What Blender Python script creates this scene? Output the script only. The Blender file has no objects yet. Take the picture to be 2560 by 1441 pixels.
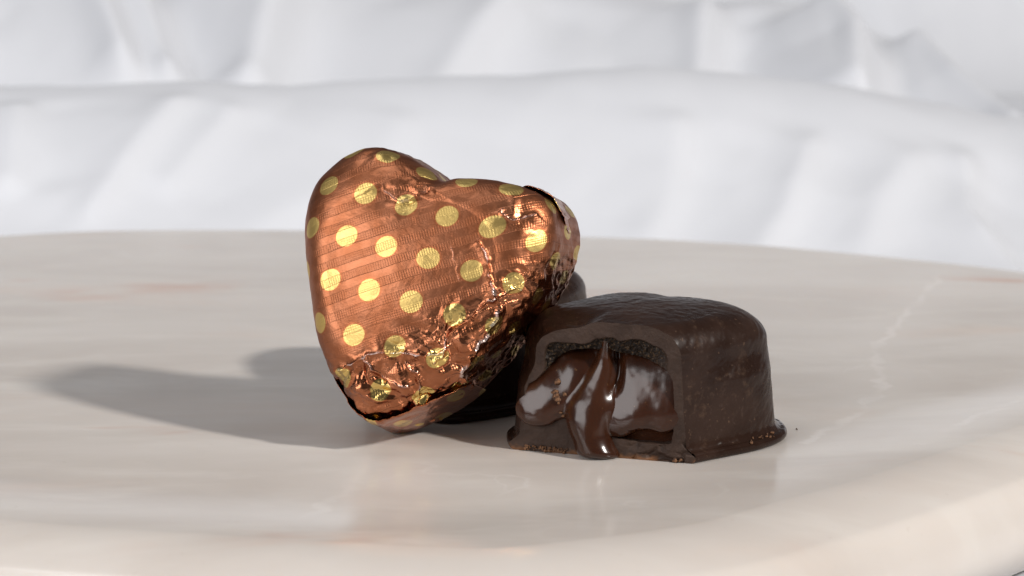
import bpy, bmesh, math
import numpy as np
from mathutils import Vector, Matrix

# ------------------------------------------------------------------ scene, camera, light
MM = 0.001
scn = bpy.context.scene
col = scn.collection
scn.render.engine = 'CYCLES'
scn.view_settings.view_transform = 'Standard'
scn.view_settings.look = 'None'
scn.view_settings.exposure = 0.1
scn.view_settings.gamma = 1.0
scn.view_settings.use_curve_mapping = False

cam_d = bpy.data.cameras.new('camera')
cam = bpy.data.objects.new('camera', cam_d)
col.objects.link(cam)
cam.location = (0, -310 * MM, 80 * MM)
cam.rotation_euler = (math.radians(90 - 11), 0, 0)
cam_d.lens = 85
cam_d.sensor_width = 36
cam_d.clip_start = 0.01
cam_d.clip_end = 50
cam_d.dof.use_dof = True
cam_d.dof.focus_distance = 0.312
cam_d.dof.aperture_fstop = 38
scn.camera = cam

world = bpy.data.worlds.new('World')
scn.world = world
world.use_nodes = True
bg = world.node_tree.nodes['Background']
bg.inputs[0].default_value = (0.93, 0.93, 1.0, 1)
bg.inputs[1].default_value = 0.09


def area(name, loc, target, size, power, color, shape='DISK', size_y=None):
    d = bpy.data.lights.new(name, 'AREA')
    d.shape = shape
    d.size = size
    if size_y:
        d.size_y = size_y
    d.energy = power
    d.color = color
    o = bpy.data.objects.new(name, d)
    col.objects.link(o)
    o.location = loc
    o.rotation_euler = (Vector(target) - Vector(loc)).to_track_quat('-Z', 'Y').to_euler()
    return o


KEY_DIR = Vector((46, -30, 37)).normalized()
area('key_lamp', KEY_DIR * 2.2, (0, 0.05, 0.01), 0.17, 46, (1.0, 0.95, 0.90))
area('softbox_lamp', (-0.66, -0.58, 0.36), (0, 0.0, 0.01), 0.66, 4.9, (1.0, 0.975, 0.975), 'RECTANGLE', 0.52)
area('overhead_fill', (-0.25, 0.05, 0.9), (0.0, 0.05, 0.0), 0.6, 1.9, (0.95, 0.97, 1.0), 'RECTANGLE', 0.4)  # added overhead fill to soften the shade, not a lamp of the set

# ------------------------------------------------------------------ numeric helpers
rng = np.random.default_rng(7)
TAB = rng.random(65536)


def hsh(i, j, k=0):
    i = np.asarray(i, np.int64); j = np.asarray(j, np.int64)
    n = (i * 73856093) ^ (j * 19349663) ^ (np.asarray(k, np.int64) * 83492791)
    n = (n ^ (n >> 13)) * 1274126177
    return TAB[(n ^ (n >> 16)) & 65535]


def sstep(a, b, x):
    t = np.clip((x - a) / (b - a), 0, 1)
    return t * t * (3 - 2 * t)


def vnoise(x, y, seed=0):
    i = np.floor(x); j = np.floor(y)
    fx = x - i; fy = y - j
    fx = fx * fx * fx * (fx * (fx * 6 - 15) + 10); fy = fy * fy * fy * (fy * (fy * 6 - 15) + 10)
    a = hsh(i, j, seed); b = hsh(i + 1, j, seed); c = hsh(i, j + 1, seed); d = hsh(i + 1, j + 1, seed)
    return (a + (b - a) * fx) * (1 - fy) + (c + (d - c) * fx) * fy - .5


def fbm(x, y, seed=0, octv=4):
    s = 0; a = 1.
    for o in range(octv):
        s = s + a * vnoise(x * 2 ** o + 17.3 * o, y * 2 ** o - 9.1 * o, seed + o); a *= .5
    return s


def facet(x, y, seed=0):
    """piecewise linear noise on a triangle lattice: sharp creases between flat facets"""
    s = (x + y) * 0.366; i = np.floor(x + s); j = np.floor(y + s)
    u = x + s - i; v = y + s - j
    a = hsh(i, j, seed); d = hsh(i + 1, j + 1, seed)
    b = hsh(i + 1, j, seed); c = hsh(i, j + 1, seed)
    lo = a + (b - a) * u + (d - b) * v
    hi = a + (c - a) * v + (d - c) * u
    return np.where(u > v, lo, hi) - .5


def crumple(x, y, seed=0):
    wx = x + 1.1 * vnoise(x * .6, y * .6, seed + 50); wy = y + 1.1 * vnoise(x * .6 + 31, y * .6, seed + 51)
    return facet(wx, wy, seed) + .42 * facet(wx * 1.9 + 5, wy * 2.1, seed + 3) + .08 * facet(wx * 4.2, wy * 3.9 + 8, seed + 5)


def seg_dist(x, y, pts):
    """distance to a polyline, signed side, and parameter along it"""
    best = np.full(x.shape, 1e9); side = np.zeros(x.shape); par = np.zeros(x.shape)
    n = len(pts) - 1
    for k in range(n):
        (ax, ay), (bx, by) = pts[k], pts[k + 1]
        dx, dy = bx - ax, by - ay; L2 = dx * dx + dy * dy
        t = np.clip(((x - ax) * dx + (y - ay) * dy) / L2, 0, 1)
        d = np.hypot(x - ax - t * dx, y - ay - t * dy)
        m = d < best
        best = np.where(m, d, best)
        side = np.where(m, np.sign((x - ax) * dy - (y - ay) * dx), side)
        par = np.where(m, (k + t) / n, par)
    return best, side, par


def catmull(P, n=24, closed=True):
    P = np.array(P, float); N = len(P); t = np.linspace(0, 1, n, endpoint=False)[:, None]; out = []
    for i in range(N if closed else N - 1):
        if closed:
            a, b, c, d = P[i - 1], P[i], P[(i + 1) % N], P[(i + 2) % N]
        else:
            a, b, c, d = P[max(i - 1, 0)], P[i], P[i + 1], P[min(i + 2, N - 1)]
        out.append(.5 * (2 * b + (c - a) * t + (2 * a - 5 * b + 4 * c - d) * t * t + (3 * b - a - 3 * c + d) * t ** 3))
    if not closed:
        out.append(P[-1:])
    return np.concatenate(out)


def resample(P, n, closed=True):
    Q = np.concatenate([P, P[:1]]) if closed else P
    s = np.concatenate([[0], np.cumsum(np.linalg.norm(np.diff(Q, axis=0), axis=1))])
    t = np.linspace(0, s[-1], n, endpoint=not closed)
    return np.stack([np.interp(t, s, Q[:, k]) for k in range(Q.shape[1])], 1)


def normals(P, wrap):
    if wrap:
        du = np.roll(P, -1, 0) - np.roll(P, 1, 0)
    else:
        du = np.gradient(P, axis=0)
    dv = np.gradient(P, axis=1)
    n = np.cross(du, dv)
    return n / (np.linalg.norm(n, axis=2, keepdims=True) + 1e-12)


def grid_mesh(name, P, mat, wrap=False, uv=None, parent=None, smooth=True, flip=False, mask=None, attr=None):
    """P: [ni, nj, 3] in millimetres -> one mesh object"""
    ni, nj = P.shape[:2]
    ii = np.arange(ni if wrap else ni - 1); jj = np.arange(nj - 1)
    I, J = np.meshgrid(ii, jj, indexing='ij'); I2 = (I + 1) % ni
    q = np.stack([I * nj + J, I2 * nj + J, I2 * nj + J + 1, I * nj + J + 1], -1).reshape(-1, 4)
    if mask is not None:
        mk = (mask[I, J] & mask[I2, J] & mask[I2, J + 1] & mask[I, J + 1]).reshape(-1)
        q = q[mk]
    if flip:
        q = q[:, ::-1]
    me = bpy.data.meshes.new(name)
    me.vertices.add(ni * nj)
    me.vertices.foreach_set('co', (P.reshape(-1, 3) * MM).astype(np.float32).ravel())
    nf = len(q)
    me.loops.add(nf * 4); me.polygons.add(nf)
    me.loops.foreach_set('vertex_index', q.astype(np.int32).ravel())
    me.polygons.foreach_set('loop_start', np.arange(0, nf * 4, 4, dtype=np.int32))
    if uv is not None:
        l = me.uv_layers.new(name='foil')
        l.data.foreach_set('uv', uv.reshape(-1, 2)[q.ravel()].astype(np.float32).ravel())
    me.update(calc_edges=True)
    if attr is not None:
        for k, v in attr.items():
            a = me.attributes.new(k, 'FLOAT', 'POINT')
            a.data.foreach_set('value', v.astype(np.float32).ravel())
    me.polygons.foreach_set('use_smooth', np.full(nf, smooth))
    me.materials.append(mat)
    o = bpy.data.objects.new(name, me)
    col.objects.link(o)
    if parent:
        o.parent = parent
    return o


def tag(o, label, cat, group=None, kind=None):
    if label: o['label'] = label
    if cat: o['category'] = cat
    if group: o['group'] = group
    if kind: o['kind'] = kind
    return o


def empty(name, loc=(0, 0, 0)):
    o = bpy.data.objects.new(name, None)
    o.empty_display_size = .005
    col.objects.link(o)
    o.location = loc
    return o


# ------------------------------------------------------------------ materials
class NT:
    def __init__(s, name):
        s.m = bpy.data.materials.new(name); s.m.use_nodes = True
        s.t = s.m.node_tree; s.n = s.t.nodes; s.b = s.n['Principled BSDF']

    def link(s, a, b): s.t.links.new(a, b)

    def put(s, sock, v):
        if isinstance(v, bpy.types.NodeSocket): s.link(v, sock)
        else: sock.default_value = v

    def math(s, op, a, b=0.0, c=0.0, clamp=False):
        n = s.n.new('ShaderNodeMath'); n.operation = op; n.use_clamp = clamp
        for k, v in enumerate((a, b, c)): s.put(n.inputs[k], v)
        return n.outputs[0]

    def noise(s, vec, scale, detail=3, rough=.5, dist=0.):
        n = s.n.new('ShaderNodeTexNoise')
        if vec is not None: s.link(vec, n.inputs['Vector'])
        n.inputs['Scale'].default_value = scale; n.inputs['Detail'].default_value = detail
        n.inputs['Roughness'].default_value = rough; n.inputs['Distortion'].default_value = dist
        return n.outputs['Fac']

    def vor(s, vec, scale, feature='F1'):
        n = s.n.new('ShaderNodeTexVoronoi'); n.feature = feature
        if vec is not None: s.link(vec, n.inputs['Vector'])
        n.inputs['Scale'].default_value = scale
        return n.outputs['Distance']

    def ramp(s, fac, stops):
        n = s.n.new('ShaderNodeValToRGB'); s.link(fac, n.inputs[0]); e = n.color_ramp.elements
        while len(e) < len(stops): e.new(.5)
        for k, (p, c) in enumerate(stops):
            e[k].position = p; e[k].color = (c, c, c, 1) if isinstance(c, (int, float)) else (*c, 1)
        return n.outputs[0]

    def mix(s, fac, a, b, mode='MIX'):
        n = s.n.new('ShaderNodeMix'); n.data_type = 'RGBA'; n.blend_type = mode
        s.put(n.inputs[0], fac)
        for k, v in ((6, a), (7, b)):
            if isinstance(v, tuple): v = (*v, 1)
            s.put(n.inputs[k], v)
        return n.outputs[2]

    def mapr(s, v, a, b, c, d):
        n = s.n.new('ShaderNodeMapRange'); n.interpolation_type = 'SMOOTHSTEP'
        s.link(v, n.inputs[0])
        for k, x in enumerate((a, b, c, d)): n.inputs[k + 1].default_value = x
        return n.outputs[0]

    def bump(s, h, dist, strength=1., prev=None):
        n = s.n.new('ShaderNodeBump'); s.link(h, n.inputs['Height'])
        n.inputs['Distance'].default_value = dist; n.inputs['Strength'].default_value = strength
        if prev is not None: s.link(prev, n.inputs['Normal'])
        return n.outputs[0]

    def coord(s, which='Object'):
        return s.n.new('ShaderNodeTexCoord').outputs[which]

    def sep(s, v):
        n = s.n.new('ShaderNodeSeparateXYZ'); s.link(v, n.inputs[0]); return n.outputs

    def attr(s, name):
        n = s.n.new('ShaderNodeAttribute'); n.attribute_name = name; return n.outputs['Fac']

    def set(s, **kw):
        for k, v in kw.items():
            k = k.replace('_', ' ')
            if isinstance(v, tuple) and len(v) == 3: v = (*v, 1)
            s.put(s.b.inputs[k], v)
        return s.m


def mat_foil():
    t = NT('copper_foil_gold_dots')
    n = t.n.new('ShaderNodeUVMap'); n.uv_map = 'foil'
    u, v, _ = t.sep(n.outputs[0])
    # printed gold dots on a slightly sheared square lattice (millimetres)
    dv = t.math('SUBTRACT', v, 3.85)
    du = t.math('SUBTRACT', t.math('SUBTRACT', u, 2.7), t.math('MULTIPLY', dv, .1))

    def cell(x, p):
        f = t.math('FRACT', t.math('ADD', t.math('DIVIDE', x, p), .5))
        return t.math('MULTIPLY', t.math('SUBTRACT', f, .5), p)
    a = cell(du, 5.72); b = cell(dv, 5.95)
    ang = t.math('ARCTAN2', b, a)
    zig = t.math('MULTIPLY', t.math('SINE', t.math('MULTIPLY', ang, 46.)), .045)
    r = t.math('SQRT', t.math('ADD', t.math('MULTIPLY', a, a), t.math('MULTIPLY', b, b)))
    dot = t.mapr(t.math('ADD', r, zig), 1.38, 1.46, 1., 0.)
    ring = t.math('MULTIPLY', t.mapr(r, 1.5, 1.8, 1., 0.), .35)
    # embossed bands
    c, s_ = math.cos(math.radians(32)), math.sin(math.radians(32))
    al = t.math('ADD', t.math('MULTIPLY', u, c), t.math('MULTIPLY', v, s_))
    ac = t.math('SUBTRACT', t.math('MULTIPLY', v, c), t.math('MULTIPLY', u, s_))
    uvv = n.outputs[0]
    wob = t.math('MULTIPLY', t.math('SUBTRACT', t.noise(uvv, .16, 1), .5), .5)
    ac = t.math('ADD', ac, wob)
    fr = t.math('FRACT', t.math('DIVIDE', ac, 2.2))
    band = t.math('MULTIPLY', t.mapr(fr, .02, .05, 0., 1.), t.mapr(fr, .50, .53, 1., 0.))
    edge = t.math('ADD', t.mapr(t.math('ABSOLUTE', t.math('SUBTRACT', fr, .03)), .0, .025, 1., 0.),
                  t.mapr(t.math('ABSOLUTE', t.math('SUBTRACT', fr, .52)), .0, .02, .6, 0.))
    w1 = t.math('SINE', t.math('MULTIPLY', al, 2 * math.pi / .33))
    w2 = t.math('SINE', t.math('MULTIPLY', ac, 2 * math.pi / .30))
    emb = t.math('MULTIPLY', t.math('MULTIPLY', t.math('ADD', w1, t.math('MULTIPLY', w2, .6)), .5), band)
    fine = t.noise(uvv, 1.6, 4, .6)
    fine2 = t.noise(uvv, 9., 2, .5)
    h = t.math('ADD', t.math('MULTIPLY', emb, .50), t.math('MULTIPLY', edge, .75))
    bp = t.bump(h, .000035, .7)
    bp = t.bump(t.math('ADD', fine, t.math('MULTIPLY', fine2, .06)), .00009, .5, bp)
    colr = t.mix(t.mapr(t.noise(uvv, .35, 3), .3, .7, 0., 1.), (.335, .116, .052), (.42, .162, .082))
    colr = t.mix(ring, colr, (.50, .14, .05))
    colr = t.mix(dot, colr, (.72, .51, .175))
    colr = t.mix(t.math('MULTIPLY', t.attr('crease'), .65), colr, (.80, .76, .74))
    ro = t.math('SUBTRACT', t.math('ADD', t.math('MULTIPLY', band, .04), .43), t.math('MULTIPLY', t.attr('crumple'), .25))
    return t.set(Base_Color=colr, Metallic=1.0, Roughness=ro, Normal=bp)


def mat_choc():
    t = NT('dark_chocolate'); p = t.coord()
    big = t.noise(p, 110, 4, .6)
    spk = t.noise(p, 1900, 2, .6)
    col_ = t.mix(t.mapr(big, .35, .68, 0., 1.), (.018, .0084, .0054), (.031, .016, .011))
    col_ = t.mix(t.mapr(spk, .66, .74, 0., .5), col_, (.13, .075, .045))
    dust = t.math('MULTIPLY', t.mapr(t.noise(p, 420, 5, .7), .55, .72, 0., .5), t.mapr(t.noise(p, 70, 2), .42, .62, 0., 1.))
    col_ = t.mix(dust, col_, (.085, .050, .032))
    ro = t.math('ADD', t.mapr(big, .3, .7, .26, .40), t.math('MULTIPLY', t.mapr(spk, .5, .8, 0., 1.), .2))
    mq = t.n.new('ShaderNodeMapping'); t.link(p, mq.inputs[0]); mq.inputs['Rotation'].default_value = (.5, .3, .7); mq.inputs['Scale'].default_value = (1, 14, 5)
    scr = t.math('MULTIPLY', t.mapr(t.noise(mq.outputs[0], 190, 3, .6), .60, .72, 0., 1.), t.mapr(big, .4, .6, 0., 1.))
    col_ = t.mix(t.math('MULTIPLY', scr, .35), col_, (.085, .055, .042))
    ro = t.math('ADD', ro, t.math('MULTIPLY', scr, .14))
    bp = t.bump(t.noise(p, 900, 4, .65), .0001, .16)
    bp = t.bump(t.noise(p, 180, 3, .5), .0004, .2, bp)
    x, y, z = t.sep(p)
    ro = t.math('MULTIPLY', ro, t.mapr(z, .0022, .0032, .55, 1.))
    t.b.inputs['Specular IOR Level'].default_value = .5
    return t.set(Base_Color=col_, Roughness=ro, Normal=bp, IOR=1.28)


def mat_cut():
    t = NT('cut_chocolate_face'); p = t.coord()
    poro = t.attr('porous')
    big = t.noise(p, 260, 4, .6); spk = t.noise(p, 2600, 2, .7)
    smooth_c = t.mix(t.mapr(big, .3, .7, 0., 1.), (.032, .0175, .0118), (.054, .032, .023))
    rough_c = t.mix(t.mapr(spk, .52, .70, 0., 1.), (.012, .007, .0045), (.10, .06, .03))
    c = t.mix(poro, smooth_c, rough_c)
    c = t.mix(t.attr('cocoa'), c, (.15, .068, .03))
    bp = t.bump(t.noise(p, 1500, 4, .7), .00025, .5)
    return t.set(Base_Color=c, Roughness=.55, Normal=bp, IOR=1.32)


def mat_ganache():
    t = NT('glossy_ganache'); p = t.coord()
    big = t.noise(p, 150, 3, .5); spk = t.noise(p, 1500, 2, .6)
    c = t.mix(t.mapr(big, .3, .7, 0., 1.), (.027, .0085, .0038), (.043, .0145, .0064))
    c = t.mix(t.mapr(spk, .70, .76, 0., .6), c, (.14, .07, .03))
    bp = t.bump(t.noise(p, 420, 3, .55), .0001, .06)
    t.b.inputs['Subsurface Weight'].default_value = .12
    t.b.inputs['Subsurface Radius'].default_value = (1.0, .35, .15)
    t.b.inputs['Subsurface Scale'].default_value = .0006
    return t.set(Base_Color=c, Roughness=.19, Normal=bp, IOR=1.48)


def mat_crumb():
    t = NT('cocoa_crumb'); p = t.coord()
    c = t.mix(t.mapr(t.noise(p, 1800, 2), .4, .65, 0., 1.), (.045, .02, .01), (.19, .09, .04))
    return t.set(Base_Color=c, Roughness=.8, Normal=t.bump(t.noise(p, 3000, 2), .0003, .6))


VEINS = [[[77.6, 116.8], [67.8, 87.7], [56.0, 53.4], [53.1, 28.0], [46.0, 8.0], [37.5, -4.8]], [[-20.0, -25.0], [-21.8, -33.7], [-23.4, -40.3]], [[71.7, 19.5], [64.5, 8.0], [52.5, -8.8]]]


def mat_marble():
    t = NT('pale_marble'); p = t.coord()
    x, y, z = t.sep(p)
    mp = t.n.new('ShaderNodeMapping'); t.link(p, mp.inputs[0])
    mp.inputs['Rotation'].default_value = (0, 0, math.radians(-24)); mp.inputs['Scale'].default_value = (1, 2.6, 1); mp.inputs['Location'].default_value = (.37, .21, 0)
    q = mp.outputs[0]
    cloud = t.noise(q, 14, 5, .55, .6)
    cl2 = t.noise(q, 34, 4, .6, .4)
    warm = t.noise(q, 9, 4, .55, 1.0)
    c = t.mix(t.mapr(cloud, .3, .7, 0., 1.), (.560, .510, .466), (.64, .596, .553))
    c = t.mix(t.mapr(cl2, .45, .75, 0., .45), c, (.70, .67, .625))
    c = t.mix(t.mapr(warm, .54, .74, 0., .55), c, (.63, .52, .445))
    red = t.math('MULTIPLY', t.mapr(t.noise(q, 24, 3, .5, .5), .62, .74, 0., 1.), t.mapr(warm, .45, .6, 0., .7))
    c = t.mix(red, c, (.56, .36, .28))
    # pale hairline veins
    wv = t.n.new('ShaderNodeVectorMath'); wv.operation = 'ADD'
    dn = t.n.new('ShaderNodeTexNoise'); t.link(p, dn.inputs['Vector']); dn.inputs['Scale'].default_value = 38; dn.inputs['Detail'].default_value = 5
    sc = t.n.new('ShaderNodeVectorMath'); sc.operation = 'SCALE'; t.link(dn.outputs['Color'], sc.inputs[0]); sc.inputs['Scale'].default_value = .05
    t.link(p, wv.inputs[0]); t.link(sc.outputs[0], wv.inputs[1])
    ed = t.vor(wv.outputs[0], 11, 'DISTANCE_TO_EDGE')
    vein = t.math('MULTIPLY', t.mapr(ed, .0, .010, 1., 0.), t.mapr(t.noise(p, 20, 2), .54, .66, 0., .2))
    c = t.mix(vein, c, (.80, .78, .75))
    nx = t.math('MULTIPLY', t.math('SUBTRACT', t.noise(p, 200, 3, .55), .5), .006)

    def seg(a, b):
        ax, ay, bx, by = [k * MM for k in (*a, *b)]; dx, dy = bx - ax, by - ay; L2 = dx * dx + dy * dy
        X_ = t.math('SUBTRACT', t.math('ADD', x, nx), ax); Y_ = t.math('SUBTRACT', y, ay)
        h = t.math('DIVIDE', t.math('ADD', t.math('MULTIPLY', X_, dx), t.math('MULTIPLY', Y_, dy)), L2, clamp=True)
        ex = t.math('SUBTRACT', X_, t.math('MULTIPLY', h, dx)); ey = t.math('SUBTRACT', Y_, t.math('MULTIPLY', h, dy))
        return t.math('SQRT', t.math('ADD', t.math('MULTIPLY', ex, ex), t.math('MULTIPLY', ey, ey)))
    dmin = None
    for line in VEINS:
        for a, b in zip(line[:-1], line[1:]):
            dd = seg(a, b); dmin = dd if dmin is None else t.math('MINIMUM', dmin, dd)
    crisp = t.math('MULTIPLY', t.mapr(dmin, .0002, .0011, 1., 0.), t.mapr(t.noise(p, 90, 3), .36, .62, .05, .30))
    halo = t.mapr(dmin, .0, .012, .25, 0.)
    c = t.mix(halo, c, (.74, .70, .66))
    c = t.mix(crisp, c, (.84, .81, .78))
    blush = t.math('MULTIPLY', t.mapr(seg((-74, 96), (-55, 104)), .0, .011, 1., 0.), t.mapr(t.noise(q, 60, 4), .35, .65, .0, .6))
    c = t.mix(blush, c, (.58, .38, .30))
    spk = t.noise(p, 700, 2, .5)
    c = t.mix(t.mapr(spk, .70, .76, 0., .12), c, (.42, .34, .28))
    ro = t.mapr(cl2, .3, .7, .16, .22)
    bp = t.bump(t.noise(p, 60, 2, .5), .0004, .12)
    t.b.inputs['Subsurface Weight'].default_value = .25
    t.b.inputs['Subsurface Radius'].default_value = (1.0, .8, .6)
    t.b.inputs['Subsurface Scale'].default_value = .002
    return t.set(Base_Color=c, Roughness=ro, Normal=bp, IOR=1.45)


def mat_cloth():
    t = NT('white_satin'); p = t.coord()
    t.b.inputs['Sheen Weight'].default_value = .15
    return t.set(Base_Color=(.65, .67, .71), Roughness=.42, Normal=t.bump(t.noise(p, 2500, 2), .0001, .2))


FOIL, CHOC, CUT, GAN, CRUMB, MARBLE, CLOTH = mat_foil(), mat_choc(), mat_cut(), mat_ganache(), mat_crumb(), mat_marble(), mat_cloth()

# ------------------------------------------------------------------ marble plate
top_pts = [(-54, 160), (12.5, 152), (40, 145), (68.5, 130), (92, 113), (108, 90), (110, 62), (94, 30), (68, 1.5), (45, -23), (31, -36),
           (19, -46), (1, -53.5), (-8, -54), (-29, -50), (-59, -43), (-100, -26), (-136, 8), (-158, 58), (-150, 112), (-101, 152)]
ring = resample(catmull(top_pts, 16), 420)
cen = np.array([-25., 52.])
LIP = 1.3
rad = np.linalg.norm(ring - cen, axis=1)
fs = np.concatenate([np.linspace(.0003, .7, 16, endpoint=False), np.linspace(.7, 1, 60)])
P = [np.c_[cen + (ring - cen) * f_, LIP * sstep(-22, 2, (f_ - 1) * rad) * sstep(70, 5, ring[:, 1])] for f_ in fs]
tan = np.roll(ring, -1, 0) - np.roll(ring, 1, 0)
nrm = np.c_[tan[:, 1], -tan[:, 0]]; nrm /= np.linalg.norm(nrm, axis=1, keepdims=True)
if ((ring + nrm - cen) ** 2).sum() < ((ring - cen) ** 2).sum(): nrm = -nrm
lipw = LIP * sstep(70, 5, ring[:, 1])                  # the rim is slightly raised on the near side
for a in np.linspace(0, 1, 26)[1:]:                    # broad rim sloping gently outwards
    P.append(np.c_[ring + nrm * 10.5 * a, lipw - 2.1 * a ** 1.9])
for a in np.linspace(0, 1, 20)[1:]:                    # rounded edge
    th = a * math.pi * .5
    P.append(np.c_[ring + nrm * (10.5 + 3.0 * math.sin(th)), lipw - 2.1 - 1.4 * math.sin(th) - 5.4 * (1 - math.cos(th))])
for a in np.linspace(0, 1, 10)[1:]:
    P.append(np.c_[ring + nrm * (13.5 - 7 * a * a), (lipw - 8.9) * (1 - a) - 15.5 * a])
P.append(np.c_[cen + (ring - cen) * .5, np.full(len(ring), -15.5)])
plate = grid_mesh('marble_plate', np.stack(P, 1), MARBLE, wrap=True)
tag(plate, 'large pale beige marble plate with rounded rim carrying the chocolates', 'plate')

# ------------------------------------------------------------------ white cloth
gx = np.concatenate([np.linspace(-420, -190, 40, endpoint=False), np.linspace(-190, 190, 330), np.linspace(191, 420, 40)])
gy = np.concatenate([np.linspace(-260, 170, 90, endpoint=False), np.linspace(170, 760, 420)])
X, Y = np.meshgrid(gx, gy, indexing='ij')


def cloth_z(X, Y):
    base = np.full(X.shape, -16.4)
    # first long fold behind the plate, second behind it, then a rising mass
    c1 = np.interp(X, [-420, -120, -20, 15, 50, 80, 118, 420], [36, 35.5, 35.5, 38.5, 38, 34, 26, 22])
    y1 = 268 + 3 * np.sin(X / 47.) + .06 * X
    d = (Y - y1)
    f1 = np.where(d < 0, sstep(-88, 4, d), sstep(62, -4, d))
    z = base + c1 * f1
    c2 = np.interp(X, [-420, -150, 0, 40, 90, 118, 140, 420], [62, 60, 46, 43, 40, 30, 14, 10])
    y2 = 430 + 10 * np.sin(X / 60. + 1) - .05 * X
    d = Y - y2
    f2 = np.where(d < 0, sstep(-120, 4, d), sstep(90, -4, d))
    z = np.maximum(z, base + c2 * f2) + 3 * f1 * f2
    z3 = sstep(470, 700, Y + 20 * np.sin(X / 80.)) * 150
    z = np.maximum(z, base + z3)
    return z


Z = cloth_z(X, Y)
on = sstep(176, 215, Y)


def fold(pts, amp, w, soft):
    """a pressed fold: step with a small ridge on one side of a line"""
    d, sd, par = seg_dist(X, Y, pts)
    env = sstep(0, .18, par) * sstep(1, .82, par)
    s = d * sd
    return env * amp * (np.exp(-(d / w) ** 2) * .8 + np.tanh(s / soft) * np.exp(-(d / (w * 2.6)) ** 2))


FOLDS = [
    ([(-72, 250), (-82, 226), (-92, 200)], 3.0, 7, 3), ([(-60, 246), (-76, 212)], 2.0, 6, 3), ([(-112, 248), (-108, 212)], 3.0, 7, 4),
    ([(-30, 215), (10, 205), (50, 200)], 2.0, 8, 4), ([(42, 250), (38, 222), (30, 200)], 3.4, 9, 4), ([(74, 250), (62, 215), (52, 195)], 3.6, 7, 3),
    ([(98, 246), (84, 222), (76, 200)], 2.5, 7, 4), ([(108, 252), (104, 222), (112, 190)], 3.6, 6, 3), ([(-20, 248), (-28, 226), (-60, 196)], 2.0, 10, 5),
    ([(-150, 440), (-120, 400), (-100, 350)], 6, 9, 4), ([(-128, 440), (-104, 395), (-88, 350)], 6, 8, 4), ([(-60, 435), (-66, 390), (-70, 350)], 6, 12, 6),
    ([(10, 430), (-8, 390), (-24, 350)], 4, 11, 5), ([(62, 428), (58, 390), (52, 350)], 5, 9, 5), ([(98, 425), (104, 395), (100, 355)], 8, 9, 5),
    ([(124, 430), (132, 390), (150, 340)], 8, 9, 5), ([(100, 540), (118, 500), (150, 455)], 9, 10, 5),
]
for pts, amp, w, soft in FOLDS:
    Z = Z + on * fold(pts, amp * (.45 if pts[0][1] < 300 else .95), w * .8, soft * .7)
wx = X + 14 * vnoise(X / 40, Y / 40, 70); wy = Y + 14 * vnoise(X / 40, Y / 40, 71)
Z = Z + on * (3.2 * facet(wx / 46, wy / 60, 72) + 2.0 * facet(wx / 30 + .4 * wy / 30, wy / 34, 75) + 0.9 * facet(wx / 14, wy / 19, 73) + 1.8 * fbm(X / 70, Y / 70, 74, 2))
for _ in range(1):                       # woven cloth rounds every crease a little
    Zp = np.pad(Z, 1, mode='edge')
    Z = (Zp[1:-1, 1:-1] * 2 + Zp[:-2, 1:-1] + Zp[2:, 1:-1] + Zp[1:-1, :-2] + Zp[1:-1, 2:]) / 6
cloth = grid_mesh('satin_cloth', np.stack([X, Y, Z], -1), CLOTH)
tag(cloth, 'rumpled white satin cloth lying under and behind the marble plate', 'cloth')

# ------------------------------------------------------------------ heart shapes
HALF = np.array([(0, -18.68), (4.5, -16.3), (9.7, -11.1), (13.5, -3.55), (16.75, 4.0), (17.0, 10.4), (13.2, 15.4), (7.6, 16.7), (2.6, 15.0), (0, 13.0)])
HC = np.array([0., 1.0])


def heart_outline(n, half=HALF):
    L = half[1:-1][::-1] * [-1, 1]
    return resample(catmull(np.concatenate([half, L]), 30), n)


def heart_rings(profile, n, half=HALF):
    """sweep a list of (radius factor, height) over the heart outline; returns P[n, k, 3] and unfolded coordinates"""
    o = heart_outline(n, half) - HC
    L = np.linalg.norm(o, axis=1); dirs = o / L[:, None]
    circ = dirs * 15.0
    r = np.array([p[0] for p in profile]); w = np.array([p[1] for p in profile])
    k = np.clip(r, 0, 1) ** 2.2
    Q = HC + r[None, :, None] * (circ[:, None] * (1 - k)[None, :, None] + o[:, None] * k[None, :, None])
    P = np.concatenate([Q, np.broadcast_to(w[None, :, None], Q.shape[:2] + (1,))], 2)
    step = np.linalg.norm(np.diff(P, axis=1), axis=2)
    arc = np.concatenate([np.zeros((n, 1)), np.cumsum(step, 1)], 1)
    uv = HC + dirs[:, None] * arc[:, :, None]
    return P, uv


def choc_profile(T, n_top=46, n_wall=60):
    pr = [(r, T + .6 - .6 * (r / .66) ** 2) for r in np.linspace(.0005, .66, n_top)]
    for a in np.linspace(0, 1, 30)[1:]:
        th = a * math.pi / 2
        pr.append((.66 + .275 * math.sin(th), T - 4.2 * (1 - math.cos(th))))
    for a in np.linspace(0, 1, n_wall)[1:]:
        w = (T - 4.2) * (1 - a) + 2.7 * a
        pr.append((.935 + .045 * a, w))
    for a in np.linspace(0, 1, 14)[1:]:      # fillet out to the foot rim
        th = a * math.pi / 2
        pr.append((.98 + .045 * (1 - math.cos(th)), 2.7 - 1.3 * math.sin(th)))
    for a in np.linspace(0, 1, 12)[1:]:
        th = a * math.pi
        pr.append((1.025 + .032 * math.sin(th), 1.4 - .68 * (1 - math.cos(th))))
    pr += [(.9, .02), (.4, .02), (.02, .02)]
    return pr


def rot2(a):
    c, s = math.cos(a), math.sin(a)
    return np.array([[c, -s], [s, c]])


def place(P, ang, off):
    Q = P.copy(); Q[..., :2] = P[..., :2] @ rot2(ang).T + np.array(off[:2]); Q[..., 2] += off[2]
    return Q


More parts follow.
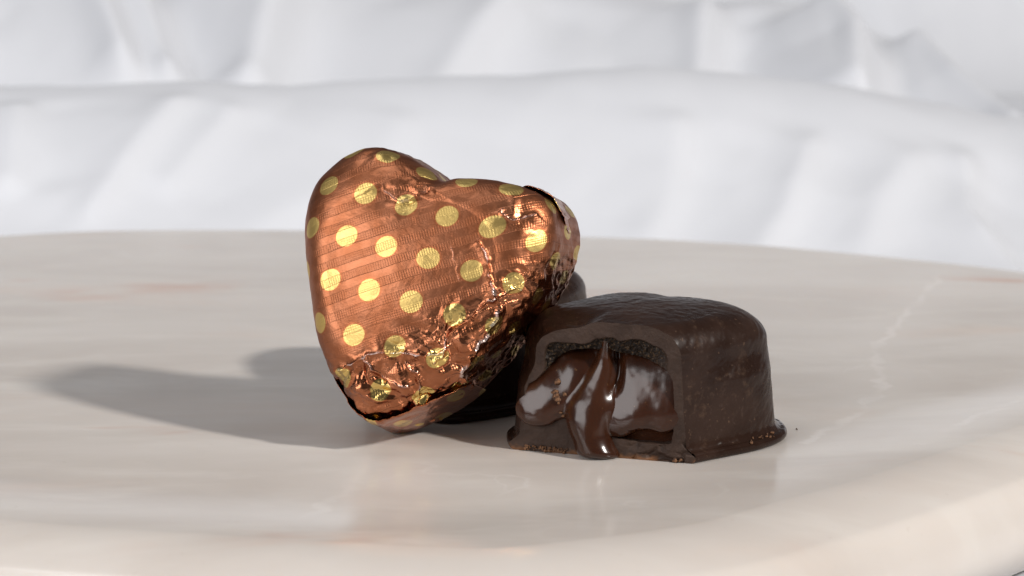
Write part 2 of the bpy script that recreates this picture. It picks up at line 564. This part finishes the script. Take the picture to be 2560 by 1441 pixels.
# ---- whole dark chocolate heart standing behind
Pd, _ = heart_rings(choc_profile(17.6), 360)
Nd = normals(Pd, True)
lump = .16 * fbm(Pd[..., 0] / 5 + Pd[..., 2] / 7, Pd[..., 1] / 5 + Pd[..., 2] / 6, 20)
Pd = Pd + Nd * (lump * (Pd[..., 2] > .6))[..., None]
root = empty('chocolate_heart', (-6.1 * MM, 25.1 * MM, 0))
tag(root, 'whole unwrapped dark chocolate heart mostly hidden behind the foil wrapped one', 'chocolate')
grid_mesh('shell', place(Pd, math.radians(-8), (0, 0, 0)), CHOC, wrap=True, parent=root, flip=True)

# ---- foil wrapped heart
ORG = np.array([-10.42, 5.57, 17.48])
RX, UP, NN = np.array([.97528, -.22099, 0]), np.array([.0647, .2857, .9561]), np.array([-.2113, -.9325, .2930])
ROLL = .2248
AX = math.cos(ROLL) * RX - math.sin(ROLL) * UP      # heart's own across axis
AY = math.sin(ROLL) * RX + math.cos(ROLL) * UP      # heart's own long axis


def foil_world(P):
    return P[..., 0:1] * AX + P[..., 1:2] * AY + P[..., 2:3] * NN


T = 16.7
pr = [(r, T + 1.0 - 1.5 * (r / .70) ** 2) for r in np.linspace(.0005, .70, 140)]
z0 = pr[-1][1]
for a in np.linspace(0, 1, 75)[1:]:
    th = a * math.pi / 2
    pr.append((.70 + .265 * math.sin(th), z0 - 4.9 * (1 - math.cos(th)) - 1.2 * math.sin(th) * (1 - a) * a))
z1 = pr[-1][1]
for a in np.linspace(0, 1, 100)[1:]:
    pr.append((.965 + .035 * a, z1 * (1 - a) + .9 * a))
pr += [(.995, .4), (.98, .1), (.9, 0), (.5, 0), (.02, 0)]
FHALF = HALF.copy(); FHALF[-1] = (0, 14.6); FHALF[-2] = (2.6, 15.8)
Pf, UV = heart_rings(pr, 760, FHALF)
an_ = np.degrees(np.arctan2(Pf[..., 0], -(Pf[..., 1] - 1)))
shoulder = 1.5 * np.exp(-((an_ - 133) / 14) ** 2) + .5 * np.exp(-((an_ + 150) / 14) ** 2)
rr_ = np.hypot(Pf[..., 0], Pf[..., 1] - 1)
Pf[..., :2] += ((Pf[..., :2] - HC) / (rr_[..., None] + .1)) * (shoulder * sstep(.5, .95, rr_ / rr_.max(1, keepdims=True)))[..., None]
Nf = normals(Pf, True)
if Nf[0, 10, 2] < 0: Nf = -Nf
u, v = UV[..., 0], UV[..., 1]
x, y, w = Pf[..., 0], Pf[..., 1], Pf[..., 2]
d = (x + 5) * .717 - (y + 12.5) * .697                # lower right of the face is badly crumpled
front = sstep(T - 7.5, T - 4, w)
wall = 1 - front
m = .05 + .75 * sstep(-1.5, 3.0, d) +   .24 * wall + .55 * np.exp(-((x - 11.5) ** 2 + (y - 12.3) ** 2) / 7)
m = m + .45 * np.exp(-((x + 3.2) ** 2 + (y - 11.3) ** 2) / 8) + .30 * np.exp(-((x + 8) ** 2 + (y - 15.5) ** 2) / 6) + .5 * sstep(-10.5, -14, y)
m = np.clip(m, 0, 1.1)
m = m * sstep(.0, .6, w)
ac0 = v * math.cos(.56) - u * math.sin(.56); al0 = u * math.cos(.56) + v * math.sin(.56)
c1 = crumple(u / 2.5, v / 2.5, 1); c2 = crumple(u / .95 + 4, v / .95, 9)
pleat = facet(ac0 / 3.2 + .5 * vnoise(u / 4, v / 4, 45), al0 / 11., 46)
disp = m * (1.3 * c1 * (1 - .55 * wall) + .10 * c2) - .12 * m + .5 * wall * pleat * sstep(-4, 3, d)
# large faint waves of the tight foil on the smooth face
disp += .10 * (1 - m) * fbm(u / 5, v / 5, 30, 3) * sstep(.3, 2, w)
# pressed bands: a soft step across every band edge
ac = v * math.cos(math.radians(32)) - u * math.sin(math.radians(32))
disp += .022 * np.abs(((ac / 2.2 + .25 * vnoise(u / 9, v / 9, 40)) % 1) - .5) * 2 * sstep(1, 4, w)


crease = np.zeros(u.shape)


def ridge(pts, amp, sig, step=0.):
    global crease
    P2 = catmull(np.array(pts, float), 6, closed=False)
    ux = x + .55 * facet(u * .9, v * .9, 60) + .2 * vnoise(u * 2, v * 2, 62); vy = y + .55 * facet(u * .9, v * .9, 61) + .2 * vnoise(u * 2, v * 2, 63)
    dd, sd, par = seg_dist(ux, vy, [tuple(p) for p in P2])
    env = sstep(0, .08, par) * sstep(1, .92, par) * sstep(T - 9, T - 5, w)
    crease = np.maximum(crease, env * min(1, amp * 2.6) * np.exp(-(dd / .075) ** 2) * sstep(-.15, .2, vnoise(u * 1.1, v * 1.1, 64)))
    return env * (amp * np.exp(-dd / sig) + step * np.where(sd > 0, 1, 0) * np.exp(-dd / (sig * 5)))


for a in [
    ([(7.7, 7.7), (9.6, 6.1), (10.9, 3.4), (12.3, 1.6)], .42, .22, .30), ([(12.3, 1.6), (10.7, -.4), (10.2, -2.1)], .45, .25, .2),
    ([(12.3, 1.6), (14.4, 3.3)], .45, .25, -.2), ([(13, .8), (12.2, -2.6), (10.5, -6.7), (9.8, -10.5), (9.5, -14.2)], .5, .25, -.3),
    ([(-5.5, -13.3), (-3.3, -11.3), (-.8, -9.6), (1.9, -8.6), (6, -7.9), (7.7, -6.4)], .35, .22, .28),
    ([(3.2, -9.5), (5.2, -10.8), (5.8, -12.7), (5, -14.5)], .40, .2, .25), ([(10.2, -2.1), (8, -4.0), (7.7, -6.4), (6.9, -9)], .4, .25, .2),
    ([(4.9, 6.2), (6.0, 4.2), (7.2, 2.0)], .06, .15, -.05), ([(-6.5, 11.6), (-5, 10.2), (-2.7, 10.0), (-1.2, 11.2), (-.6, 13)], .16, .3, -.5),
    ([(9.5, 12.5), (10.6, 11.5), (12.5, 12.0), (13.6, 13.5)], .2, .22, .3), ([(-2, -10.5), (-.5, -11.5), (2, -12.6), (4.5, -12.2)], .25, .2, .15),
]:
    disp += ridge(*a)
disp = np.clip(disp, -.9, 1.1) * sstep(.0, .6, w)
Pf2 = Pf + Nf * disp[..., None]
Pf2[..., 2] = np.maximum(Pf2[..., 2], 0.0)
froot = empty('foil_wrapped_chocolate', tuple(ORG * MM))
tag(froot, 'heart shaped chocolate wrapped in crinkled copper foil with gold polka dots', 'wrapped chocolate')
UV2 = UV + (np.minimum(m, 1) * .38)[..., None] * np.stack([vnoise(u / 1.3, v / 1.3, 66), vnoise(u / 1.3, v / 1.3, 67)], -1) + .25 * np.stack([vnoise(u / 6, v / 6, 68), vnoise(u / 6, v / 6, 69)], -1)
wrap = grid_mesh('foil_wrapper', foil_world(Pf2), FOIL, wrap=True, uv=UV2, parent=froot, flip=True, attr={'crumple': np.clip(m, 0, 1), 'crease': crease})


def foil_flap(name, ang0, ang1, lo, hi, flare, seed, n=150, k=46):
    """loose edge of foil that runs round part of the wall, standing a little away from it"""
    o = heart_outline(2400)
    ang = np.degrees(np.arctan2(o[:, 0] - HC[0], -(o[:, 1] - HC[1])))      # 0 = tip, +90 = right lobe side
    sel = o[(ang > ang0) & (ang < ang1)]; an = ang[(ang > ang0) & (ang < ang1)]
    sel = sel[np.argsort(an)]; sel = resample(sel, n, closed=False)
    tn = np.gradient(sel, axis=0); nr = np.c_[tn[:, 1], -tn[:, 0]]; nr /= np.linalg.norm(nr, axis=1, keepdims=True)
    s = np.linspace(0, 1, n); q = np.linspace(0, 1, k)
    S, Q = np.meshgrid(s, q, indexing='ij')
    top = hi(S) + .55 * vnoise(S * 14, S * 0, seed) + .25 * vnoise(S * 40, S * 0, seed + 1)
    W = lo + (top - lo) * Q
    rr = 1.0 - .035 * np.clip((W - .9) / (z1 - .9), 0, 1) - .265 * (1 - np.sqrt(np.clip(1 - np.clip((W - z1) / 4.9, 0, 1) ** 2, 0, 1)))
    base = HC + rr[..., None] * (sel - HC)[:, None, :]
    arcd = ((z0 - W) + 3.0) * .55
    uvp = HC + (sel - HC)[:, None, :] * .86 + nr[:, None, :] * arcd[..., None]
    cr = crumple(uvp[..., 0] / 2.1, uvp[..., 1] / 2.1, seed + 4) * .55 + crumple(uvp[..., 0] / .8, uvp[..., 1] / .8, seed + 6) * .2
    off = -.1 + .25 * sstep(0, .25, Q) + flare(S, Q) + cr * (.2 + .42 * Q) * sstep(0, .1, S) * sstep(1, .9, S)
    Pq = np.concatenate([base + nr[:, None, :] * np.maximum(off, .1)[..., None], W[..., None]], 2)
    Ob = grid_mesh(name, foil_world(Pq), FOIL, uv=uvp, parent=froot, attr={'crumple': np.full(W.shape, .9)})
    so = Ob.modifiers.new('thickness', 'SOLIDIFY'); so.thickness = .06 * MM; so.offset = 0
    return Ob


foil_flap('foil_flap', -34, 44, .3, lambda s: T - 3.6 - 5.0 * (2 * s - 1) ** 4, lambda s, q: -.1 + .1 * np.sin(np.pi * s) + .08 * q ** 2 * np.sin(np.pi * s) ** 1.5, 80)
foil_flap('foil_flap', 123, 146, 1.0, lambda s: T - 5.5 - 5.0 * (1 - s) ** 2, lambda s, q: sstep(0, .2, q) * np.sin(np.pi * s) ** .6 * (1.05 + .38 * q ** 1.3), 90)

# ------------------------------------------------------------------ cut chocolate
croot = empty('cut_chocolate', (0, 0, 0))
tag(croot, 'dark chocolate heart cut open with glossy ganache oozing out of it', 'chocolate')
A = np.array([.5, -7.8]); Bc = np.array([21.2, -14.3])
cmid = (A + Bc) / 2; ca = (Bc - A) / np.linalg.norm(Bc - A); cn = np.array([-ca[1], ca[0]])        # cn: into the body
SC = .98
ca2, cn2 = rot2(math.radians(-12)) @ ca, rot2(math.radians(-12)) @ cn
VCUT = -9.6 * SC                                        # heart-local v of the cut
TC = 17.5
Pc, _ = heart_rings(choc_profile(TC, 70, 90), 520, HALF)
Pc[..., :2] *= SC
Pc[..., 0] *= np.where(Pc[..., 0] < 0, 1.17 - .42 * sstep(VCUT + 1, VCUT + 15, Pc[..., 1]), 1)
Nc = normals(Pc, True)
if Nc[0, 10, 2] < 0: Nc = -Nc
xx, yy, zz = Pc[..., 0], Pc[..., 1], Pc[..., 2]
lump = .12 * fbm(xx / 6 + zz / 9, yy / 6 - zz / 8, 120, 4)
ang = np.degrees(np.arctan2(xx, -(yy - 1)))
side = np.exp(-((ang - 97) / 17) ** 2)
lump += side * (.34 * np.exp(-((zz - 9.6) / 1.3) ** 2) - .3 * np.exp(-((zz - 12.4) / 1.5) ** 2) + .2 * np.exp(-((zz - 7) / 1.5) ** 2))
lump -= .9 * sstep(8, 12, zz) * sstep(0, -3, xx) * sstep(6, 0, yy - VCUT)
lump += .06 * fbm(xx * 1.2 + zz, yy * 1.2 - zz, 130, 3)
Pc = Pc + Nc * (lump * sstep(.3, 1.6, zz))[..., None]
# local heart frame -> world: u along ca, v along cn
def cut_world(P):
    Q = P.copy()
    Q[..., :2] = cmid + P[..., 0:1] * ca2 + (P[..., 1:2] - VCUT) * cn2
    return Q
shell = grid_mesh('outer_shell', cut_world(Pc), CHOC, wrap=True, parent=croot, flip=True)
bm = bmesh.new(); bm.from_mesh(shell.data)
res = bmesh.ops.bisect_plane(bm, geom=bm.verts[:] + bm.edges[:] + bm.faces[:], dist=1e-7,
                             plane_co=(cmid[0] * MM, cmid[1] * MM, 0), plane_no=(-cn[0], -cn[1], 0), clear_outer=True)
cutv = np.array([g.co[:] for g in res['geom_cut'] if isinstance(g, bmesh.types.BMVert)]) / MM
bm.to_mesh(shell.data); bm.free()
sec = np.c_[(cutv[:, :2] - cmid) @ ca, cutv[:, 2]]      # section contour (a, z)
sc0 = np.array([0.3, 8.2])
ph = np.arctan2(sec[:, 1] - sc0[1], sec[:, 0] - sc0[0]); ro = np.hypot(*(sec - sc0).T)
od = np.argsort(ph); ph, ro = ph[od], ro[od]
NPHI = 900
phi = np.linspace(-math.pi, math.pi, NPHI, endpoint=False)
Ro = np.interp(phi, np.r_[ph - 2 * math.pi, ph, ph + 2 * math.pi], np.r_[ro, ro, ro])
# cavity contour
inner = catmull([(-10.2, 4.9), (-7.0, 5.0), (-3, 4.6), (1, 3.0), (4.0, 2.3), (9.0, 2.2), (9.9, 3.2), (10.05, 7), (9.6, 10.9), (7.8, 12.4), (4, 13.2), (0, 13.8),
                 (-3, 13.6), (-5.2, 12.7), (-6.6, 11.4), (-8.0, 9.6), (-10.1, 8.2), (-10.7, 6.4)], 20)
pi_ = np.arctan2(inner[:, 1] - sc0[1], inner[:, 0] - sc0[0]); ri = np.hypot(*(inner - sc0).T)
od = np.argsort(pi_); pi_, ri = pi_[od], ri[od]
Ri = np.interp(phi, np.r_[pi_ - 2 * math.pi, pi_, pi_ + 2 * math.pi], np.r_[ri, ri, ri])
Ri = Ri + .12 * fbm(phi * 14, phi * 0, 140, 4)
Ri = np.minimum(Ri, Ro - .35)
K = 60
t = np.linspace(0, 1, K)
Rr = Ro[:, None] * (1 - t) + Ri[:, None] * t
a_ = sc0[0] + Rr * np.cos(phi)[:, None]; z_ = sc0[1] + Rr * np.sin(phi)[:, None]
thick = (Ro - Ri)[:, None]
depth_in = t[None] * thick                                # mm from the outer edge
up = sstep(.25, .75, np.sin(phi))[:, None]
lft = sstep(.35, .8, -np.cos(phi))[:, None] * sstep(-.35, .0, np.sin(phi))[:, None]
zone = np.maximum(up, lft)
lim = 2.25 + .5 * vnoise(phi * 5, phi * 0, 150)[:, None] - .9 * lft
por = zone * sstep(lim - .15, lim + .15, depth_in)
e = .10 * fbm(a_ / 1.5, z_ / 1.5, 160, 4) * sstep(0, .15, t)[None]
e = e - por * (.45 + .5 * np.clip(depth_in - lim, 0, 3)) + por * .45 * fbm(a_ * 2.2, z_ * 2.2, 161, 4)
# broken chips low on the right and along the foot
chip = sstep(.8, 1.3, crumple(a_ * .5, z_ * .7, 163) + .75) * sstep(3.2, 1.8, z_) * sstep(1.0, 2.5, a_)
e = e - .5 * chip
coc = sstep(.75, .1, z_ + .5 * vnoise(a_ * 2.5, z_ * 2.5, 165)) * sstep(0.1, .3, vnoise(a_ * .45, z_ * 0, 166) + .35)
e = e * sstep(0, .04, t)[None]
Pcf = np.concatenate([cmid + a_[..., None] * ca - e[..., None] * cn, z_[..., None]], 2)
# walls of the cavity run on behind the face
ext = []
for dep in np.linspace(0, 6, 14)[1:]:
    f_ = 1 - .012 * dep
    aa = sc0[0] + Ri * f_ * np.cos(phi); z2 = sc0[1] + Ri * f_ * np.sin(phi)
    ee = e[:, -1] - dep + .06 * vnoise(aa * 3, z2 * 3 + dep, 168)
    ext.append(np.c_[cmid + aa[:, None] * ca - ee[:, None] * cn, z2])
Pall = np.concatenate([Pcf, np.stack(ext, 1)], 1)
pad = np.ones((NPHI, len(ext)))
grid_mesh('cut_face', Pall, CUT, wrap=True, parent=croot,
          attr={'porous': np.concatenate([por, pad * zone], 1), 'cocoa': np.concatenate([coc, pad * 0], 1)})

# ---- ganache: a thick sheet that bulges out of the cavity and runs down onto the plate
ga = np.linspace(-11.2, 10.6, 420); gz = np.linspace(0.0, 15.6, 330)
GA, GZ = np.meshgrid(ga, gz, indexing='ij')


def smax(a, b, k):
    h = np.clip(.5 + .5 * (a - b) / k, 0, 1)
    return b * (1 - h) + a * h + k * h * (1 - h)


GA0, GZ0 = GA, GZ
GA = GA0 + .9 * vnoise(GA0 / 3.1, GZ0 / 3.1, 190) + .3 * vnoise(GA0 / 1.3, GZ0 / 1.3, 192); GZ = GZ0 + 1.1 * vnoise(GA0 / 3.0, GZ0 / 3.6, 191) * sstep(0, 3, GZ0)


def blob(ca_, cz_, ra, rz, ang, base, H, p=2.0):
    c, s = math.cos(ang), math.sin(ang)
    X_ = ((GA - ca_) * c + (GZ - cz_) * s) / ra; Z_ = (-(GA - ca_) * s + (GZ - cz_) * c) / rz
    q = (np.abs(X_) ** p + np.abs(Z_) ** p)
    return base + H * np.where(q < 1, np.sqrt(np.clip(1 - q, 0, 1)), -.9 * np.sqrt(np.clip(q - 1, 0, 8)))


def tilt(ca_, cz_, ra, rz, ang, base, slope, H, p=2.4):
    """a mound whose top leans back into the cavity and whose lower lip is thick and round"""
    return blob(ca_, cz_, ra, rz, ang, base, H, p) - slope * (GZ - cz_)


def curve(z, vals):
    d = np.linspace(-1, 17, 400); y = np.interp(d, zc, vals)
    k = np.exp(-(np.linspace(-1.8, 1.8, 81) / .75) ** 2); k /= k.sum()
    return np.interp(z, d, np.convolve(np.pad(y, 40, mode='edge'), k, 'valid'))


G = np.full(GA.shape, -5.5)
G = smax(G, tilt(0, 9.8, 11.5, 5.2, .06, -2.7, .34, 1.3, 5.0), .8)           # one continuous mass
G = smax(G, tilt(-6.0, 8.5, 6.4, 3.9, .58, -1.7, .40, 2.0, 2.6), 1.0)        # left swell
G = smax(G, tilt(-8.6, 7.0, 2.6, 2.7, .3, -1.2, .30, 1.3), .9)
G = smax(G, tilt(7.0, 8.8, 6.0, 5.2, .30, -2.2, .34, 1.8, 2.5), 1.2)         # right swell
G = smax(G, tilt(3.6, 6.2, 4.6, 3.4, .35, -1.9, .32, 2.2), 1.2)
# the run that hangs down in the middle
GA = GA0 + .35 * vnoise(GA0 / 2.2, GZ0 / 2.2, 195); GZ = GZ0
zc = np.array([0, .5, 1.5, 3, 5, 7, 9, 11, 12.5, 14, 15.6])
ctr = curve(GZ, [.3, .2, -.4, -1.0, -1.2, -1.1, -.6, .2, .6, .9, 1.1])
hw = curve(GZ, [3.1, 3.1, 2.8, 2.9, 3.5, 3.6, 2.8, 1.8, 1.2, .95, .85])
top = curve(GZ, [2.7, 2.7, 2.7, 2.5, 2.2, 1.5, .5, -.35, -.7, -.6, -.3])
bs = curve(GZ, [-.8, -.8, -.9, -1.1, -1.4, -1.6, -1.8, -2.0, -2.0, -1.8, -1.6])
q = np.abs((GA - ctr) / hw)
run = bs + (top - bs) * np.where(q < 1, np.sqrt(np.clip(1 - q ** 2, 0, 1)), -1.1 * np.sqrt(np.clip(q - 1, 0, 4)))
run = run - 1.6 * (1 - np.sqrt(np.clip(1 - np.clip((1.1 - GZ) / 1.1, 0, 1) ** 2, 0, 1)))
G = smax(G, run, .55)
G = G - .9 * np.exp(-((GA - 2.2 + .06 * (GZ - 10)) / .7) ** 2) * sstep(7.5, 10, GZ)       # valley right of the run
G = G + .07 * fbm(GA / 2.4, GZ / 2.4, 180, 3) * sstep(-5, -2, G)
Gp = np.pad(G, 1, mode='edge')
for _ in range(4):
    Gp = np.pad(G, 1, mode='edge')
    G = (Gp[1:-1, 1:-1] * 2 + Gp[:-2, 1:-1] + Gp[2:, 1:-1] + Gp[1:-1, :-2] + Gp[1:-1, 2:]) / 6
GA = GA0
Pg = np.concatenate([cmid + GA[..., None] * ca - G[..., None] * cn, (GZ + .03)[..., None]], 2)
gp = np.arctan2(GZ - sc0[1], GA - sc0[0])
inside = np.hypot(GA - sc0[0], GZ - sc0[1]) < np.interp(gp.ravel(), phi, Ro).reshape(gp.shape) - .25
grid_mesh('ganache_filling', Pg, GAN, parent=croot, mask=inside | (G > .3))


# ---- crumbs
def crumb(name, loc, size, seed, parent=None):
    r = np.random.default_rng(seed)
    b = bmesh.new(); bmesh.ops.create_icosphere(b, subdivisions=2, radius=1.0)
    ax = r.uniform(.55, 1.25, 3); ax[0] *= 1.4
    for vv in b.verts:
        k = 1 + .5 * (r.random() - .5)
        vv.co = Vector((vv.co.x * ax[0] * k, vv.co.y * ax[1] * k, vv.co.z * ax[2] * k)) * size * MM
    rot = Matrix.Rotation(r.uniform(0, 6.28), 4, Vector(r.normal(size=3)).normalized())
    bmesh.ops.transform(b, matrix=rot, verts=b.verts)
    if parent is None:
        zmin = min(vv.co.z for vv in b.verts)
        for vv in b.verts: vv.co.z -= zmin
    me = bpy.data.meshes.new(name); b.to_mesh(me); b.free(); me.materials.append(CRUMB)
    o = bpy.data.objects.new(name, me); col.objects.link(o)
    o.location = tuple(np.array(loc) * MM)
    if parent: o.parent = parent
    return o


def on_face(a, z, out):
    return np.r_[cmid + a * ca - out * cn, z]


r_ = np.random.default_rng(5)
for k in range(90):
    a = r_.uniform(-9.6, -3.9); crumb('crumb', on_face(a, r_.uniform(.15, .75), r_.uniform(.0, .2)), r_.uniform(.06, .19), 300 + k, croot)
for k in range(12):
    crumb('crumb', on_face(10.6 + r_.uniform(-.6, .7), r_.uniform(.1, .5), r_.uniform(-.3, .25)), r_.uniform(.12, .28), 400 + k, croot)


def g_at(a, z):
    i = int(np.clip((a - ga[0]) / (ga[1] - ga[0]), 0, len(ga) - 1)); j = int(np.clip(z / (gz[1] - gz[0]), 0, len(gz) - 1))
    return G[i, j]


for k, (a, z, s) in enumerate([(-5.35, 9.35, .36), (-5.5, 8.2, .30), (-5.3, 7.75, .42), (-5.05, 7.35, .40), (-4.9, 6.9, .26), (-4.6, 5.6, .2), (-4.3, 5.2, .24), (-4.2, 8.0, .3)]):
    crumb('crumb', on_face(a, z, g_at(a, z) + .08), s, 500 + k, croot)
foot = np.array([v_.co[:] for v_ in shell.data.vertices]) / MM
foot = foot[(foot[:, 2] > 1.2) & (foot[:, 2] < 2.0) & (foot[:, 0] > 30.5) & (foot[:, 0] < 34) & (foot[:, 1] < 2)]
for k in range(16):
    p_ = foot[r_.integers(len(foot))]
    crumb('crumb', p_ + np.array([.05, -.1, .05]), r_.uniform(.07, .2), 700 + k, croot)
for k, (cx, cy, cs, lb) in enumerate([(37.9, 2.4, .13, 'tiny brown chocolate crumb on the marble just beyond the foot of the cut chocolate')]):
    tag(crumb('chocolate_crumb', (cx, cy, .0), cs, 600 + k), lb, 'crumb')
